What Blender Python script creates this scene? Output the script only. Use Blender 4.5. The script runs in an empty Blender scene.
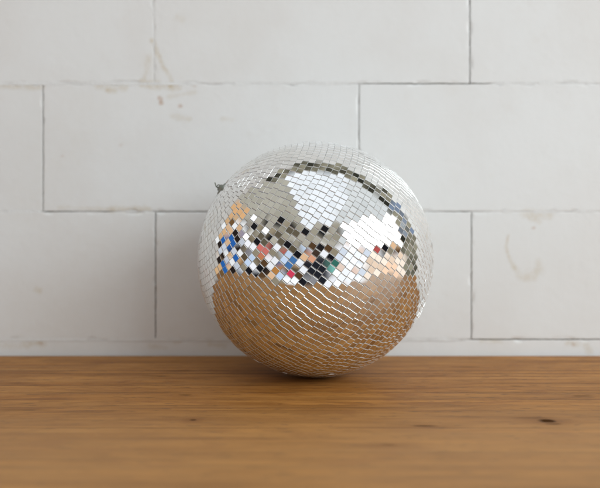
import bpy, bmesh, math, random
from mathutils import Vector, Matrix, noise

random.seed(11)
S = bpy.context.scene
COL = S.collection
rad = math.radians

# ------------------------------------------------------------------ measures
R = 0.19                       # radius of the mirror ball
WALL_Y = 0.209                  # face of the block wall, the ball's centre is at y = 0
CAM = Vector((-0.0246, -1.0155, 0.201))
FPX = 620.0                    # focal length in photo pixels


def wall_pt(px, py):
    """A place on the wall face, from where it stands in the photo."""
    k = (WALL_Y - CAM.y) / FPX
    return CAM.x + (px - 300) * k, CAM.z - (py - 253) * k


def table_pt(px, py):
    d = FPX * CAM.z / (py - 253)
    return CAM.x + (px - 300) / FPX * d, CAM.y + d


# ------------------------------------------------------------------ camera
cd = bpy.data.cameras.new('camera')
cam = bpy.data.objects.new('camera', cd)
COL.objects.link(cam)
cam.location = CAM
cam.rotation_euler = (rad(90), 0, 0)
cd.sensor_width = 36
cd.lens = FPX / 600 * 36
cd.shift_y = 9 / 600
cd.clip_start = 0.02
cd.clip_end = 100
cd.dof.use_dof = True
cd.dof.focus_distance = 0.868
cd.dof.aperture_fstop = 2.7
S.camera = cam

S.view_settings.view_transform = 'Standard'
S.view_settings.look = 'None'
S.view_settings.exposure = 0.50
S.view_settings.gamma = 1.0
S.render.engine = 'CYCLES'
S.cycles.caustics_reflective = True
S.cycles.caustics_refractive = False
S.cycles.max_bounces = 10
S.cycles.glossy_bounces = 6


# ------------------------------------------------------------------ node helper
class G:
    """Builds shader maths with ordinary operators."""

    def __init__(self, nt):
        self.nt = nt

    def new(self, t, **kw):
        n = self.nt.nodes.new(t)
        for k, v in kw.items():
            setattr(n, k, v)
        return n

    def put(self, sock, v):
        if isinstance(v, X):
            v = v.s
        if isinstance(v, bpy.types.NodeSocket):
            self.nt.links.new(v, sock)
        else:
            if sock.type == 'RGBA' and len(v) == 3:
                v = (*v, 1)
            sock.default_value = v

    def math(self, op, *a, clamp=False):
        n = self.new('ShaderNodeMath', operation=op, use_clamp=clamp)
        for i, v in enumerate(a):
            self.put(n.inputs[i], v)
        return X(self, n.outputs[0])

    def step(self, v, lo, hi):
        """0 below lo, 1 above hi."""
        n = self.new('ShaderNodeMapRange')
        n.interpolation_type = 'SMOOTHSTEP'
        self.put(n.inputs['Value'], v)
        self.put(n.inputs['From Min'], lo)
        self.put(n.inputs['From Max'], hi)
        return X(self, n.outputs['Result'])

    def mix(self, f, a, b, mode='MIX'):
        n = self.new('ShaderNodeMix', data_type='RGBA', blend_type=mode)
        n.clamp_factor = True
        self.put(n.inputs[0], f)
        self.put(n.inputs[6], a)
        self.put(n.inputs[7], b)
        return n.outputs[2]

    def noise(self, vec, scale, detail=3.0, rough=0.55, dist=0.0, dims='3D'):
        n = self.new('ShaderNodeTexNoise', noise_dimensions=dims)
        self.put(n.inputs['Vector'], vec)
        n.inputs['Scale'].default_value = scale
        n.inputs['Detail'].default_value = detail
        n.inputs['Roughness'].default_value = rough
        n.inputs['Distortion'].default_value = dist
        return X(self, n.outputs['Fac'])

    def vec(self, x, y, z):
        n = self.new('ShaderNodeCombineXYZ')
        for i, v in enumerate((x, y, z)):
            self.put(n.inputs[i], v)
        return n.outputs[0]

    def xyz(self, v):
        n = self.new('ShaderNodeSeparateXYZ')
        self.put(n.inputs[0], v)
        return [X(self, o) for o in n.outputs]

    def attr(self, name):
        n = self.new('ShaderNodeAttribute', attribute_name=name)
        return n

    def bump(self, h, strength, dist):
        n = self.new('ShaderNodeBump')
        n.inputs['Strength'].default_value = strength
        n.inputs['Distance'].default_value = dist
        self.put(n.inputs['Height'], h)
        return n.outputs[0]


class X:
    def __init__(self, g, s):
        self.g, self.s = g, s

    def __add__(self, o): return self.g.math('ADD', self, o)
    def __radd__(self, o): return self.g.math('ADD', o, self)
    def __sub__(self, o): return self.g.math('SUBTRACT', self, o)
    def __rsub__(self, o): return self.g.math('SUBTRACT', o, self)
    def __mul__(self, o): return self.g.math('MULTIPLY', self, o)
    def __rmul__(self, o): return self.g.math('MULTIPLY', o, self)
    def __truediv__(self, o): return self.g.math('DIVIDE', self, o)


def material(name):
    m = bpy.data.materials.new(name)
    m.use_nodes = True
    m.node_tree.nodes.clear()
    g = G(m.node_tree)
    out = g.new('ShaderNodeOutputMaterial')
    b = g.new('ShaderNodeBsdfPrincipled')
    m.node_tree.links.new(b.outputs[0], out.inputs[0])
    return m, g, b


def srgb(r, g, b):
    f = lambda c: c / 12.92 if c <= 0.04045 else ((c + 0.055) / 1.055) ** 2.4
    return tuple(f(v / 255) for v in (r, g, b))


# ------------------------------------------------------------------ light: the room in front of the wall
# The lit surroundings, by direction (azimuth from the side facing the wall, right positive; elevation).
W = bpy.data.worlds.new('World')
S.world = W
W.use_nodes = True
W.node_tree.nodes.clear()
g = G(W.node_tree)
out = g.new('ShaderNodeOutputWorld')
bg = g.new('ShaderNodeBackground')
W.node_tree.links.new(bg.outputs[0], out.inputs[0])
tc = g.new('ShaderNodeTexCoord')
dx, dy, dz = g.xyz(tc.outputs['Generated'])
fwd = dy * -1.0
az = g.math('ARCTAN2', dx, fwd) * (180 / math.pi)
el = g.math('ARCSINE', dz) * (180 / math.pi)
zc = g.math('MAXIMUM', dz, 0.02)
cxp = dx / zc            # where a ray meets the ceiling
cyp = fwd / zc


def box(a0, a1, e0, e1, s=0.6):
    f = None
    for v, lo, hi in ((az, a0, a1), (el, e0, e1)):
        if lo is not None:
            t = g.step(v, lo - s, lo + s)
            f = t if f is None else f * t
        if hi is not None:
            t = 1.0 - g.step(v, hi - s, hi + s)
            f = t if f is None else f * t
    return f


def palette(cell, cols):
    n = g.new('ShaderNodeValToRGB')
    n.color_ramp.interpolation = 'CONSTANT'
    tot = sum(w for w, c in cols)
    acc = 0
    el_ = n.color_ramp.elements
    for i, (w, c) in enumerate(cols):
        if i < 2:
            e = el_[i]
            e.position = acc / tot
        else:
            e = el_.new(acc / tot)
        e.color = (*c, 1)
        acc += w
    g.put(n.inputs[0], cell)
    return n.outputs[0]


vor = g.new('ShaderNodeTexVoronoi', voronoi_dimensions='2D', feature='F1')
g.put(vor.inputs['Vector'], g.vec(az / 4.2, el / 3.8, 0.0))
vor.inputs['Scale'].default_value = 1.0
cell = g.xyz(vor.outputs['Color'])
col = srgb(140, 133, 115)
# walls of the room with the things along them
upper = palette(cell[0], [(36, srgb(136, 131, 118)), (12, srgb(152, 148, 138)), (19, srgb(26, 26, 28)),
                          (20, srgb(84, 77, 64)), (8, srgb(236, 238, 240)), (9, srgb(128, 118, 100))])
lower = palette(cell[1], [(26, srgb(22, 22, 26)), (18, srgb(74, 54, 36)), (14, srgb(208, 210, 216)), (14, srgb(124, 116, 100)),
                          (8, srgb(200, 165, 132)), (9, srgb(76, 68, 54)), (3, srgb(160, 72, 70)), (4, srgb(60, 98, 144)),
                          (9, srgb(168, 184, 206)), (7, srgb(160, 112, 62)), (5, srgb(104, 106, 108))])
leftp = palette(cell[2], [(14, srgb(36, 84, 148)), (18, srgb(186, 154, 122)), (13, srgb(206, 208, 210)), (18, srgb(34, 28, 26)),
                          (16, srgb(96, 72, 46)), (8, srgb(170, 176, 186)), (10, srgb(180, 148, 112))])
col = g.mix(g.step(el, 13, 14), lower, upper)
col = g.mix(box(None, -72, -40, 27, 1.0), col, leftp)
col = g.mix(box(None, -84, 27, 38), col, srgb(190, 150, 108))
# floor of the room
fl = g.noise(g.vec(az / 20, el / 5, 0.0), 1.0)
col = g.mix(box(None, None, -95, -27, 1.0), col, g.mix(fl, srgb(120, 84, 50), srgb(150, 108, 66)))
# ceiling
ce = g.noise(g.vec(cxp, cyp, 0.0), 1.5)
olive_ceiling = g.mix(ce, srgb(126, 122, 108), srgb(170, 168, 160))
ceil = g.mix(g.step(cxp, -0.37, -0.36), olive_ceiling, g.mix(ce, srgb(196, 202, 208), srgb(222, 226, 232)))
ceil = g.mix(g.step(cxp - cyp * 0.27, 0.40, 0.41), ceil, srgb(190, 194, 196))
col = g.mix(box(-125, -16, 36, None), col, ceil)
col = g.mix(box(-16, 200, 32, None), col, ceil)
# right hand side: grey panel above the window, pale floor, warm screen
col = g.mix(box(24, 100, 14, 45), col, srgb(188, 192, 194))
col = g.mix(box(46, 97, -30, 4), col, g.mix(g.step(cell[1], 0.45, 0.5), srgb(206, 184, 164), srgb(226, 212, 198)))
col = g.mix(box(60, 82, -14, -3), col, srgb(222, 190, 164))
pale = palette(cell[0], [(44, srgb(222, 226, 232)), (22, srgb(186, 194, 206)), (18, srgb(206, 186, 174)), (16, srgb(236, 238, 240))])
col = g.mix(box(17, 46, -23, 12), col, pale)
col = g.mix(box(30, 38, -12, -5), col, srgb(206, 176, 166))
col = g.mix(box(-31, -18, -27, -18), col, srgb(222, 226, 232))
# the dark figure behind the camera and what is close to it
col = g.mix(box(-11, 10, -24, 0), col, srgb(30, 32, 38))
col = g.mix(box(-10, -3, -22, -15), col, srgb(120, 120, 124))
col = g.mix(box(-8, -1, -2, 6), col, srgb(188, 138, 112))
col = g.mix(box(-3, 4, 6, 12), col, srgb(60, 48, 40))
col = g.mix(box(10, 18, -9, 0), col, srgb(48, 96, 86))
col = g.mix(box(13, 20, -13, -8), col, srgb(110, 168, 160))
col = g.mix(box(-54, -44, 3, 11), col, srgb(176, 98, 92))
col = g.mix(box(-26, -20, -14, -9), col, srgb(176, 54, 78))
# dark strip along the top and side edges of the wall's own plane
strip = g.noise(g.vec(az / 6, el / 6, 0.0), 1.0)
col = g.mix((1.0 - g.step(fwd, 0.01, 0.03)) * g.step(dx, -0.55, -0.50), col, g.mix(g.step(strip, 0.40, 0.6), srgb(44, 44, 38), srgb(136, 132, 116)))
col = g.mix(box(92, 110, 12, 36) * (1.0 - g.step(strip, 0.45, 0.5)), col, srgb(112, 126, 148))
g.put(bg.inputs['Color'], col)
bg.inputs['Strength'].default_value = 1.05

# the window on the right
ld = bpy.data.lights.new('window_light', 'AREA')
ld.shape = 'RECTANGLE'
ld.size = 5.6
ld.size_y = 2.0
ld.energy = 145
ld.color = (0.88, 0.96, 1.0)
lo = bpy.data.objects.new('window_light', ld)
COL.objects.link(lo)
a, e, dist = rad(58), rad(22), 5.0
lo.location = (dist * math.cos(e) * math.sin(a), -dist * math.cos(e) * math.cos(a), R + dist * math.sin(e))
lo.rotation_euler = (Vector((0, 0, R)) - lo.location).to_track_quat('-Z', 'Y').to_euler()


# ------------------------------------------------------------------ the block wall
def wall_material():
    m, g, b = material('painted_block')
    tc = g.new('ShaderNodeTexCoord')
    P = tc.outputs['Object']
    tan = X(g, g.attr('stain').outputs['Fac'])
    rust = X(g, g.attr('rust').outputs['Fac'])
    n1 = g.noise(P, 3.2, 4, 0.6)
    n2 = g.noise(P, 22, 5, 0.65)
    n3 = g.noise(P, 420, 3, 0.7)
    n4 = g.noise(P, 90, 4, 0.7)
    c = g.mix(g.step(n1, 0.35, 0.7), (0.770, 0.790, 0.785), (0.735, 0.740, 0.725))
    c = g.mix(g.step(n2, 0.55, 0.8) * 0.25, c, (0.70, 0.68, 0.645))
    c = g.mix(g.step(n4, 0.66, 0.78) * 0.20, c, (0.52, 0.49, 0.44))
    c = g.mix(g.step(n3, 0.66, 0.74) * 0.30, c, (0.42, 0.40, 0.37))
    brk = g.step(n4, 0.3, 0.62)
    c = g.mix(tan * (0.35 + brk * 0.65), c, (0.52, 0.42, 0.25))
    c = g.mix(rust * (0.5 + brk * 0.5), c, (0.40, 0.19, 0.06))
    g.put(b.inputs['Base Color'], c)
    g.put(b.inputs['Roughness'], 0.62 + n2 * 0.2)
    h = n2 * 0.8 + n4 * 0.35 + n3 * 0.22
    g.put(b.inputs['Normal'], g.bump(h, 0.6, 0.0009))
    return m


def mortar_material():
    m, g, b = material('joint_mortar')
    tc = g.new('ShaderNodeTexCoord')
    P = tc.outputs['Object']
    d = X(g, g.attr('stain').outputs['Fac'])
    n = g.noise(P, 160, 4, 0.7)
    c = g.mix(d, (0.76, 0.776, 0.768), (0.105, 0.082, 0.055))
    c = g.mix(g.step(n, 0.5, 0.75) * 0.5 * g.step(d, 0.02, 0.3), c, (0.34, 0.29, 0.22))
    g.put(b.inputs['Base Color'], c)
    b.inputs['Roughness'].default_value = 0.9
    g.put(b.inputs['Normal'], g.bump(n, 0.6, 0.002))
    return m


def seg_dist(x, z, pts):
    best = 9
    for (x0, z0), (x1, z1) in zip(pts, pts[1:]):
        vx, vz = x1 - x0, z1 - z0
        L = vx * vx + vz * vz
        t = 0 if L == 0 else max(0, min(1, ((x - x0) * vx + (z - z0) * vz) / L))
        best = min(best, math.hypot(x - x0 - t * vx, z - z0 - t * vz))
    return best


K = (WALL_Y - CAM.y) / FPX
# (points in photo pixels, half width in px, strength)
TAN = [([(152, 40), (156, 50), (163, 66), (172, 80), (170, 85)], 2.0, .50), ([(148, 58), (146, 74), (142, 84)], 2.2, .30),
       ([(150, 60), (152, 75)], 6, .10), ([(142, 84), (178, 87)], 3.2, .45), ([(0, 86), (42, 87)], 2.6, .38),
       ([(98, 86), (125, 88)], 3.0, .36), ([(108, 90), (116, 91)], 2.2, .4), ([(168, 97), (195, 92)], 2.0, .25),
       ([(172, 116), (190, 119)], 2.5, .30), ([(222, 119), (232, 120)], 2, .22), ([(178, 17), (182, 20)], 3, .18),
       ([(110, 210), (150, 209)], 2.4, .5), ([(60, 207), (105, 209)], 1.8, .25), ([(526, 213), (548, 216)], 4.2, .34),
       ([(530, 219), (540, 222)], 2.5, .25), ([(508, 236), (506, 248), (510, 260), (515, 269)], 1.4, .48),
       ([(514, 268), (522, 278), (534, 280), (538, 262)], 3.0, .24), ([(528, 276), (540, 270)], 5.0, .12),
       ([(28, 344), (44, 342)], 3.4, .42), ([(150, 346), (166, 348)], 2, .25), ([(175, 341), (181, 340)], 2, .4),
       ([(482, 341), (500, 341)], 2.2, .35), ([(568, 343), (578, 345)], 2.4, .45), ([(36, 290), (40, 291)], 2.4, .4),
       ([(586, 346), (590, 352)], 3.0, .35), ([(0, 345), (20, 346)], 2.2, .2), ([(262, 168), (300, 172)], 9, .05),
       ([(30, 205), (70, 150), (80, 120)], 26, .05), ([(150, 235), (60, 330)], 40, .05), ([(210, 344), (225, 346)], 2, .3)]
RUST = [([(160, 98), (161, 99)], 1.9, .75), ([(161, 103), (162, 103)], 1.6, .6), ([(180, 106), (181, 106)], 1.7, .6),
        ([(192, 85), (195, 86)], 1.4, .35), ([(40, 343), (42, 344)], 1.6, .35), ([(533, 228), (534, 228)], 1.1, .5),
        ([(573, 344), (574, 345)], 1.5, .45), ([(120, 145), (121, 145)], 1.0, .25), ([(62, 156), (63, 156)], .9, .3)]
TAN = [([wall_pt(*p) for p in ps], w * K, s) for ps, w, s in TAN]
RUST = [([wall_pt(*p) for p in ps], w * K, s) for ps, w, s in RUST]


def spread(marks):
    out = []
    for ps, w, s in marks:
        xs = [p[0] for p in ps]
        zs = [p[1] for p in ps]
        m = 2.4 * w + 0.004
        out.append((min(xs) - m, max(xs) + m, min(zs) - m, max(zs) + m, ps, w, s))
    return out


TAN, RUST = spread(TAN), spread(RUST)


def mark(x, z, marks):
    v = 0.0
    for x0, x1, z0, z1, ps, w, s in marks:
        if x0 < x < x1 and z0 < z < z1:
            wob = 0.35 * w * noise.noise((x * 240, 3.1, z * 240)) + 0.7 * w * noise.noise((x * 60, 7.7, z * 60))
            d = seg_dist(x, z, ps) + wob
            v += s * max(0.0, 1 - max(0, d) / (1.6 * w)) ** 0.8
    return min(1.0, v)


X0, X1 = -1.16, 1.10                      # ends of the wall
ROWZ = [wall_pt(0, y)[1] for y in (339.5, 211.5, 83.5)]
HB = ROWZ[1] - ROWZ[0]
rows = [(-0.05, ROWZ[0])] + [(ROWZ[0] + i * HB, ROWZ[0] + (i + 1) * HB) for i in range(7)]
LB = 316 * K
first = {0: wall_pt(250, 0)[0], 1: wall_pt(155.5, 0)[0], 2: wall_pt(43, 0)[0], 3: wall_pt(154, 0)[0]}

# darkness of the joints, from 0 (flush and painted over) to 1 (open and dirty), along photo pixels
HJ = {1: [(-400, .1), (60, .12), (150, .16), (235, .2), (400, .22), (465, .3), (474, .95), (540, 1), (598, .9), (640, .7), (900, .2)],
      2: [(-400, .2), (38, .2), (46, .85), (106, .8), (116, .35), (150, .4), (158, .85), (214, .8), (300, .5), (430, .5), (465, .7),
          (474, .45), (500, .28), (600, .25), (900, .3)],
      3: [(-400, .1), (40, .12), (60, .2), (140, .15), (200, .2), (350, .3), (361, .8), (400, 1), (470, 1), (486, .75), (494, .25),
          (530, .22), (570, .3), (640, .2), (900, .3)]}
VJ = {(1, 155.5): .95, (1, 471.5): .80, (2, 43): .85, (2, 359): .66, (3, 154): .28, (3, 471): .92}


def lerp(tab, p):
    for (a, u), (b, v) in zip(tab, tab[1:]):
        if a <= p <= b:
            return u + (v - u) * (p - a) / (b - a)
    return tab[0][1] if p < tab[0][0] else tab[-1][1]


def build_wall():
    V, F, MI, ST, RU = [], [], [], [], []

    def vert(x, y, z, s=0.0, r=0.0):
        V.append((x, y, z))
        ST.append(s)
        RU.append(r)
        return len(V) - 1

    def ends(r):
        x = first.get(r, first[1] + (r % 2) * LB * 0.36)
        e = []
        k = -6
        while k < 7:
            e.append(x + k * LB)
            k += 1
        cut = [X0] + [v for v in e if X0 + 0.03 < v < X1 - 0.03 and (r > 0 or abs(v) > 0.65)] + [X1]
        return list(zip(cut, cut[1:]))

    for r, (z0, z1) in enumerate(rows):
        for bi, (a, b) in enumerate(ends(r)):
            near = z0 < 0.75 and b > -0.72 and a < 0.68
            res = 0.0027 if near else 0.03
            gp = 0.0012
            nx = max(2, int((b - a) / res))
            nz = max(2, int((z1 - z0) / res))
            sx = 3.1 * r + 1.7 * bi
            off = 0.0003 * noise.noise((sx, 0.4, 9.1))          # blocks are not laid dead flush
            tx, tz = 0.0012 * noise.noise((sx, 4, 1)), 0.0012 * noise.noise((sx, 8, 2))
            grid = []
            for j in range(nz + 1):
                row = []
                for i in range(nx + 1):
                    x = a + gp + (b - a - 2 * gp) * i / nx
                    z = z0 + gp + (z1 - z0 - 2 * gp) * j / nz
                    d = min(x - a, b - x, z - z0, z1 - z) - gp
                    if near:
                        w = noise.noise((x * 90 + sx, 1.3, z * 90))
                        chip = max(0.0, noise.noise((x * 38, 6.2 + sx, z * 38)) - 0.22) * 0.004 * max(0, 1 - d / 0.006)
                        y = WALL_Y + off + tx * (x - a) + tz * (z - z0) + 0.00010 * w + chip
                        if d < 0.0022:
                            y += 0.00025 * (1 - d / 0.0022)
                        if d < 0.0005:
                            k = 0.0007 * noise.noise((x * 150, 2.2, z * 150))
                            if i in (0, nx): x += k
                            if j in (0, nz): z += k
                        row.append(vert(x, y, z, mark(x, z, TAN), mark(x, z, RUST)))
                    else:
                        row.append(vert(x, WALL_Y + off, z))
                grid.append(row)
            for j in range(nz):
                for i in range(nx):
                    F.append((grid[j][i], grid[j][i + 1], grid[j + 1][i + 1], grid[j + 1][i]))
                    MI.append(0)
            loop = grid[0][:] + [grid[j][-1] for j in range(1, nz + 1)] + grid[-1][-2::-1] + [grid[j][0] for j in range(nz - 1, 0, -1)]
            back = [vert(V[i][0], WALL_Y + 0.016, V[i][2]) for i in loop]
            n = len(loop)
            for i in range(n):
                F.append((loop[i], back[i], back[(i + 1) % n], loop[(i + 1) % n]))
                MI.append(0)

    def ribbon(p0, p1, level):
        L = math.hypot(p1[0] - p0[0], p1[1] - p0[1])
        n = max(1, int(L / 0.003))
        ux, uz = (p1[0] - p0[0]) / L, (p1[1] - p0[1]) / L
        prev = None
        for i in range(n + 1):
            t = i / n
            x, z = p0[0] + ux * L * t, p0[1] + uz * L * t
            lv = level(x) if callable(level) else level
            w = noise.noise((x * 55, 5.5, z * 55)) * 0.45 + noise.noise((x * 21, 1.5, z * 21)) * 0.45
            lv = max(0.0, min(1.0, lv + 0.42 * w))
            y = WALL_Y - 0.0002 + 0.0066 * max(0.0, lv - 0.12) ** 1.5
            q = [vert(x + s * 0.0032 * uz, y, z - s * 0.0032 * ux, min(1, max(0.0, lv - 0.1) ** 1.4 * 1.15), 0) for s in (-1, 1)]
            if prev:
                F.append((prev[0], q[0], q[1], prev[1]))
                MI.append(1)
            prev = q

    px_of = lambda x: 300 + (x - CAM.x) / K
    for r in range(1, len(rows)):
        tab = HJ.get(r)
        ribbon((X0, rows[r][0]), (X1, rows[r][0]), (lambda x, t=tab: lerp(t, px_of(x))) if tab else 0.4)
    for r, (z0, z1) in enumerate(rows):
        for a, b in ends(r)[1:]:
            lv = 0.4
            for (rr, px), v in VJ.items():
                if rr == r and abs(px_of(a) - px) < 4:
                    lv = v
            if r == 0:
                lv = 0.1
            ribbon((a, z0 + 0.0034), (a, z1 - 0.0034), lv)
    # the body of the wall behind the faces
    z0, z1 = rows[0][0], rows[-1][1]
    y0, y1 = WALL_Y + 0.0158, WALL_Y + 0.20
    c = [vert(x, y, z) for x in (X0 + .001, X1 - .001) for y in (y0, y1) for z in (z0, z1)]
    for f in ((0, 1, 3, 2), (4, 6, 7, 5), (0, 4, 5, 1), (2, 3, 7, 6), (1, 5, 7, 3), (0, 2, 6, 4)):
        F.append(tuple(c[i] for i in f))
        MI.append(1)
    me = bpy.data.meshes.new('block_wall')
    me.from_pydata(V, [], F)
    me.materials.append(wall_material())
    me.materials.append(mortar_material())
    me.polygons.foreach_set('material_index', MI)
    for nm, vals in (('stain', ST), ('rust', RU)):
        at = me.attributes.new(nm, 'FLOAT', 'POINT')
        at.data.foreach_set('value', vals)
    me.update()
    o = bpy.data.objects.new('block_wall', me)
    COL.objects.link(o)
    o['label'] = 'white painted wall of large rectangular blocks with thin dark joints behind the ball'
    o['category'] = 'wall'
    return o


build_wall()


# ------------------------------------------------------------------ the wooden table top
def wood_material():
    m, g, b = material('oiled_wood')
    tc = g.new('ShaderNodeTexCoord')
    x, y, z = g.xyz(tc.outputs['Object'])
    knots = [((547, 421), .0125, .0085, 1.0), ((533, 418), .030, .0045, .45), ((553, 424), .012, .005, .6), ((425, 426), .016, .0035, .75), ((193, 420), .0050, .0042, .85), ((583, 396), .018, .005, .6),
             ((180, 371), .034, .005, .55), ((155, 376), .030, .006, .38), ((465, 367), .030, .006, .45), ((436, 376), .024, .007, .38), ((185, 395), .012, .006, .45),
             ((280, 404), .005, .003, .6), ((388, 445), .010, .003, .4), ((515, 386), .010, .005, .35), ((125, 403), .010, .004, .3),
             ((50, 372), .03, .005, .3), ((20, 410), .05, .006, .3)]
    dark, push, halo = None, None, None
    for (px, py), rx, ry, s in knots:
        kx, ky = table_pt(px, py)
        ex = (x - kx) / rx
        ey = (y - ky) / ry
        r2 = ex * ex + ey * ey
        wide = g.math('EXPONENT', (ex * ex * 0.10 + ey * ey * 0.06) * -1.0)
        side = ey * wide * (ry * 0.55 * s)          # the grain flows round the knot
        push = side if push is None else push + side
        kn = g.noise(g.vec(x * 60, y * 160, kx * 10), 1.0, 4, 0.65)
        core = (1.0 - g.step(r2 + (kn - 0.5) * 1.6, 0.15, 1.25)) * s
        ring = g.math('EXPONENT', (ex * ex * 0.16 + ey * ey * 0.22) * -1.0) * s
        halo = ring if halo is None else g.math('MAXIMUM', halo, ring)
        dark = core if dark is None else g.math('MAXIMUM', dark, core)
    yy = y - push + (g.noise(g.vec(x * 2.6, y * 9.0, 3.0), 1.0, 2, 0.5) - 0.5) * 0.030
    wob = g.noise(g.vec(x * 1.3, yy * 5.0, 0.0), 1.0, 3, 0.5)
    # glued staves of different tone
    st = g.new('ShaderNodeTexVoronoi', voronoi_dimensions='1D', feature='F1')
    g.put(st.inputs['W'], y * 15.5 + 3.37)
    st.inputs['Randomness'].default_value = 0.55
    sc = g.xyz(st.outputs['Color'])
    stave = sc[0]
    gx = x * 1.1 + stave * 37
    fine = g.noise(g.vec(gx * 17.0, yy * 66 + wob * 14, stave * 9), 1.0, 4, 0.65)
    band = g.noise(g.vec(gx * 5.0, yy * 24 + wob * 7, 2.0 + stave * 5), 1.0, 4, 0.6)
    wide = g.noise(g.vec(gx * 1.8, yy * 13, 7.0), 1.0, 3, 0.55)
    fleck = g.noise(g.vec(gx * 34, yy * 150, 4.0), 1.0, 2, 0.5)
    blotch = g.noise(g.vec(x * 12, yy * 20, 11.0), 1.0, 4, 0.6)
    c = g.mix(g.step(band, 0.34, 0.66), (0.238, 0.086, 0.010), (0.415, 0.178, 0.037))
    c = g.mix(g.step(wide, 0.35, 0.7) * 0.6, c, (0.44, 0.215, 0.060))
    c = g.mix(g.step(g.noise(g.vec(gx * 0.6, yy * 30, 21.0), 1.0, 2, 0.5), 0.50, 0.72) * 0.38, c, (0.20, 0.078, 0.014))
    c = g.mix(g.step(fine, 0.52, 0.66) * 0.30, c, (0.150, 0.056, 0.010))
    c = g.mix(g.step(fleck, 0.60, 0.70) * 0.6, c, (0.12, 0.055, 0.02))
    c = g.mix(g.step(blotch, 0.56, 0.70) * 0.5, c, (0.235, 0.085, 0.02))
    c = g.mix(1.0, c, g.mix(stave, (0.88, 0.86, 0.84), (1.08, 1.08, 1.08)), 'MULTIPLY')
    c = g.mix((1.0 - g.step(y + (wide - 0.5) * 0.12, -0.40, -0.12)) * 0.36, c, (0.56, 0.32, 0.14))      # brighter light at the front painted into the wood, fading towards the wall
    c = g.mix(halo * (0.35 + blotch * 0.5), c, (0.20, 0.075, 0.016))
    seam = None
    for py, amp, x0 in ((393, 0.75, -0.9), (408, 0.5, -0.1), (428, 0.55, -1.2), (371, 0.5, -0.6)):      # glued seams between the boards
        d = g.math('ABSOLUTE', y + (g.noise(g.vec(x * 3, py * 1.0, 0.0), 1.0, 2, 0.5) - 0.5) * 0.003 - table_pt(300, py)[1])
        t = (1.0 - g.step(d, 0.0005, 0.0024)) * amp * g.step(g.noise(g.vec(x * 4, py * 1.7, 5.0), 1.0, 2, 0.5), 0.32, 0.55)
        seam = t if seam is None else g.math('MAXIMUM', seam, t)
    c = g.mix(seam, c, (0.075, 0.030, 0.010))
    c = g.mix(g.math('MULTIPLY', g.math('POWER', dark, 1.3), 0.95), c, (0.060, 0.028, 0.012))
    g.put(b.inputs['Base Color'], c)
    g.put(b.inputs['Roughness'], 0.46 + band * 0.12 + fine * 0.1)
    g.put(b.inputs['Specular IOR Level'], (1.0 - dark) * 0.26)
    g.put(b.inputs['Normal'], g.bump(fine * 0.7 + fleck * 0.5 + band * 0.5 - dark * 0.5 - seam * 1.2, 0.28, 0.0012))
    return m


def build_table():
    bm = bmesh.new()
    y0, y1 = -0.535, WALL_Y - 0.011
    x0, x1 = X0 + 0.02, X1 - 0.02
    bmesh.ops.create_cube(bm, size=1, matrix=Matrix.Translation(((x0 + x1) / 2, (y0 + y1) / 2, -0.021)) @
                          Matrix.Diagonal((x1 - x0, y1 - y0, 0.042, 1)))
    bmesh.ops.bevel(bm, geom=bm.edges[:], offset=0.003, segments=3, affect='EDGES', profile=0.6)
    me = bpy.data.meshes.new('wooden_tabletop')
    bm.to_mesh(me)
    bm.free()
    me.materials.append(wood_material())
    o = bpy.data.objects.new('wooden_tabletop', me)
    COL.objects.link(o)
    o['label'] = 'brown oiled wooden tabletop with knots and long grain, pushed against the white wall'
    o['category'] = 'table'
    return o


build_table()

# ------------------------------------------------------------------ the mirror ball
ball = bpy.data.objects.new('disco_ball', None)
COL.objects.link(ball)
ball.empty_display_size = 0.05
ball.location = (0, 0, 0)
ball['label'] = 'round silver disco ball covered in small square mirror tiles, lying on the wooden tabletop'
ball['category'] = 'disco ball'
CZ = R + 0.0008
pole = Vector((-0.768, -0.20, 0.578)).normalized()
e1 = pole.cross(Vector((0, 1, 0))).normalized()
e2 = pole.cross(e1).normalized()
FRAME = Matrix((e1, e2, pole)).transposed()          # columns: the ball's own axes


def child(name, me, parent):
    o = bpy.data.objects.new(name, me)
    COL.objects.link(o)
    o.parent = parent
    return o


def mirror_material():
    m, g, b = material('mirror_glass')
    t = X(g, g.attr('tile').outputs['Fac'])
    tc = g.new('ShaderNodeTexCoord')
    n = g.noise(tc.outputs['Object'], 130, 3, 0.6)
    c = g.mix(t, (0.84, 0.85, 0.845), (0.95, 0.957, 0.95))
    g.put(b.inputs['Base Color'], c)
    b.inputs['Metallic'].default_value = 1.0
    smear = g.noise(tc.outputs['Object'], 28, 4, 0.65)
    g.put(b.inputs['Roughness'], 0.012 + g.step(n, 0.55, 0.8) * 0.03 + g.step(smear, 0.58, 0.75) * 0.05 + (1.0 - g.step(t, 0.02, 0.03)) * 0.12)
    return m


def edge_material():
    m, g, b = material('cut_glass_edge')
    tc = g.new('ShaderNodeTexCoord')
    n = g.noise(tc.outputs['Object'], 300, 2, 0.5)
    g.put(b.inputs['Base Color'], g.mix(n, (0.76, 0.77, 0.76), (0.92, 0.93, 0.92)))
    b.inputs['Metallic'].default_value = 0.5
    b.inputs['Roughness'].default_value = 0.25
    return m


def core_material():
    m, g, b = material('ball_adhesive')
    tc = g.new('ShaderNodeTexCoord')
    n = g.noise(tc.outputs['Object'], 60, 4, 0.6)
    g.put(b.inputs['Base Color'], g.mix(n, (0.55, 0.55, 0.54), (0.72, 0.72, 0.71)))
    b.inputs['Roughness'].default_value = 0.6
    return m


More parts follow.
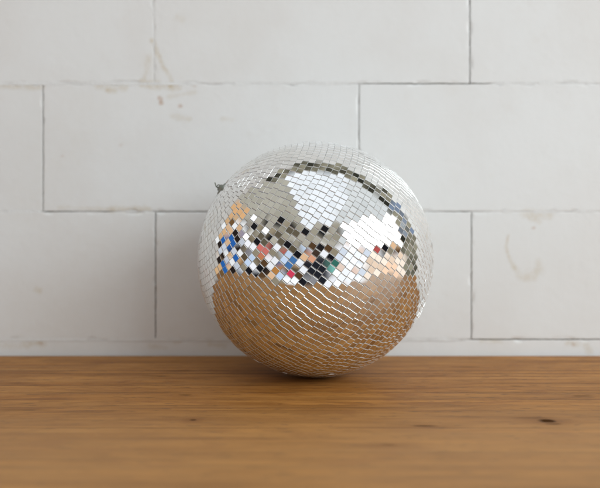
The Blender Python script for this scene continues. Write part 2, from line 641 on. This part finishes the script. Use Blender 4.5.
def build_tiles():
    V, F, MI, TI = [], [], [], []
    NR = 63
    pitch = math.pi / NR
    rnd = random.Random(5)
    CAPLAT = math.pi / 2 - 0.085
    for k in range(NR):
        lat = -math.pi / 2 + (k + 0.5) * pitch
        if abs(lat) > CAPLAT:
            continue
        n = max(5, round(2 * math.pi * math.cos(lat) / pitch))
        ph = rnd.random() * math.tau
        step = math.tau / n
        rowtilt = rnd.gauss(0, 0.006)
        for i in range(n):
            if rnd.random() < 0.0006:
                continue                                  # a few tiles have come off
            lon = ph + i * step + rnd.gauss(0, 0.012) * step
            la = lat + rnd.gauss(0, 0.010) * pitch
            nrm = Vector((math.cos(la) * math.cos(lon), math.cos(la) * math.sin(lon), math.sin(la)))
            tu = Vector((-math.sin(lon), math.cos(lon), 0))
            tv = nrm.cross(tu)
            big = rnd.random() < 0.03
            sd = 0.024 if big else 0.012
            q = (nrm + tu * rnd.gauss(0, sd) + tv * (rowtilt + rnd.gauss(0, sd))).normalized()
            tu2 = (tu - q * tu.dot(q)).normalized()
            tu2 = (tu2 + q.cross(tu2) * rnd.gauss(0, 0.012)).normalized()
            tv2 = q.cross(tu2)
            hw = 0.5 * min(pitch, step * math.cos(lat)) * R * rnd.uniform(0.915, 0.965)
            hh = 0.5 * pitch * R * rnd.uniform(0.955, 0.99)
            c = nrm * (R + rnd.gauss(0, 0.00010))
            tone = rnd.random()
            base = len(V)
            for lvl, iu, iv in ((-0.0022, 0.0, 0.0), (-0.00050, 0.0, 0.0), (0.0, 0.00055, 0.00020)):
                for sx, sy in ((-1, -1), (1, -1), (1, 1), (-1, 1)):
                    p = c + q * lvl + tu2 * (sx * (hw - iu)) + tv2 * (sy * (hh - iv))
                    V.append(FRAME @ p + Vector((0, 0, CZ)))
                    TI.append(tone)
            F.append((base + 8, base + 9, base + 10, base + 11)); MI.append(0)
            for L in (0, 4):
                for s in range(4):
                    F.append((base + L + s, base + L + (s + 1) % 4, base + L + 4 + (s + 1) % 4, base + L + 4 + s))
                    MI.append(1)
    me = bpy.data.meshes.new('mirror_tiles')
    me.from_pydata(V, [], F)
    me.materials.append(mirror_material())
    me.materials.append(edge_material())
    me.polygons.foreach_set('material_index', MI)
    me.attributes.new('tile', 'FLOAT', 'POINT').data.foreach_set('value', TI)
    me.update()
    return child('mirror_tiles', me, ball)


def smooth(me):
    me.polygons.foreach_set('use_smooth', [True] * len(me.polygons))


def build_core():
    bm = bmesh.new()
    bmesh.ops.create_uvsphere(bm, u_segments=96, v_segments=64, radius=R - 0.0017)
    bmesh.ops.translate(bm, verts=bm.verts, vec=(0, 0, CZ))
    me = bpy.data.meshes.new('ball_core')
    bm.to_mesh(me)
    bm.free()
    smooth(me)
    me.materials.append(core_material())
    return child('ball_core', me, ball)


def metal(name, c, rough):
    m, g, b = material(name)
    tc = g.new('ShaderNodeTexCoord')
    n = g.noise(tc.outputs['Object'], 180, 4, 0.6)
    g.put(b.inputs['Base Color'], g.mix(n, c, tuple(v * 0.6 for v in c)))
    b.inputs['Metallic'].default_value = 0.85
    g.put(b.inputs['Roughness'], rough + n * 0.2)
    return m


def lathe(name, prof, mat, parent, seg=40):
    bm = bmesh.new()
    rings = []
    for r, h in prof:
        if r <= 0:
            rings.append([bm.verts.new(FRAME @ Vector((0, 0, h)) + Vector((0, 0, CZ)))])
        else:
            rings.append([bm.verts.new(FRAME @ Vector((r * math.cos(t * math.tau / seg), r * math.sin(t * math.tau / seg), h)) +
                                       Vector((0, 0, CZ))) for t in range(seg)])
    for a, b in zip(rings, rings[1:]):
        for i in range(seg):
            j = (i + 1) % seg
            f = [a[i % len(a)], a[j % len(a)], b[j % len(b)], b[i % len(b)]]
            f = list(dict.fromkeys(f))
            bm.faces.new(f)
    bmesh.ops.recalc_face_normals(bm, faces=bm.faces)
    me = bpy.data.meshes.new(name)
    bm.to_mesh(me)
    bm.free()
    smooth(me)
    me.materials.append(mat)
    return child(name, me, parent)


def wire(name, pts, r, mat, parent, seg=10, cyc=False):
    """A bent wire as one mesh, points in the ball's own axes."""
    P = [Vector(p) for p in pts]
    # round the path
    for _ in range(2):
        q = [] if cyc else [P[0]]
        for a, b in zip(P, P[1:] + ([P[0]] if cyc else [])):
            q += [a * 0.75 + b * 0.25, a * 0.25 + b * 0.75]
        if not cyc:
            q.append(P[-1])
        P = q
    bm = bmesh.new()
    rings = []
    n = len(P)
    up = Vector((0.3, 0.8, 0.5))
    for i in range(n):
        t = (P[(i + 1) % n] - P[i - 1]) if cyc else (P[min(i + 1, n - 1)] - P[max(i - 1, 0)])
        t.normalize()
        u = (up - t * up.dot(t)).normalized()
        up = u
        v = t.cross(u)
        rings.append([bm.verts.new(FRAME @ (P[i] + (u * math.cos(k * math.tau / seg) + v * math.sin(k * math.tau / seg)) * r) +
                                   Vector((0, 0, CZ))) for k in range(seg)])
    for a, b in (zip(rings, rings[1:] + rings[:1]) if cyc else zip(rings, rings[1:])):
        for k in range(seg):
            bm.faces.new((a[k], a[(k + 1) % seg], b[(k + 1) % seg], b[k]))
    if not cyc:
        bm.faces.new(rings[0][::-1])
        bm.faces.new(rings[-1])
    bmesh.ops.recalc_face_normals(bm, faces=bm.faces)
    me = bpy.data.meshes.new(name)
    bm.to_mesh(me)
    bm.free()
    smooth(me)
    me.materials.append(mat)
    return child(name, me, parent)


build_core()
build_tiles()
steel = metal('dull_zinc', (0.36, 0.39, 0.35), 0.32)
dark = metal('green_wire', (0.16, 0.18, 0.13), 0.45)
cap = lathe('hanging_cap', [(0.0, R - .012), (.0105, R - .012), (.0110, R - .0006), (.0098, R + .0008), (.0060, R + .0016), (.0050, R + .0042), (.0028, R + .0052), (0, R + .0053)], steel, ball)
# a small loop for hanging and a bent piece of wire through it
wire('hanging_loop', [(.0028 * math.cos(t), .0, R + .0050 + .0028 * math.sin(t)) for t in [i * math.tau / 10 for i in range(10)]], .0007, dark, cap, cyc=True)
ex_l = FRAME.transposed() @ Vector((-1, -.1, 0.42))
ex_d = FRAME.transposed() @ Vector((-.35, -.4, -1))
top = Vector((0, 0, R + .0042))
wire('bent_wire', [top + ex_d * .0055, top + Vector((0, 0, -.001)), top + ex_l * .0035 + ex_d * .0022, top + ex_l * .0060 - ex_d * .001, top + ex_l * .0080 - ex_d * .0035],
     .0008, dark, cap)
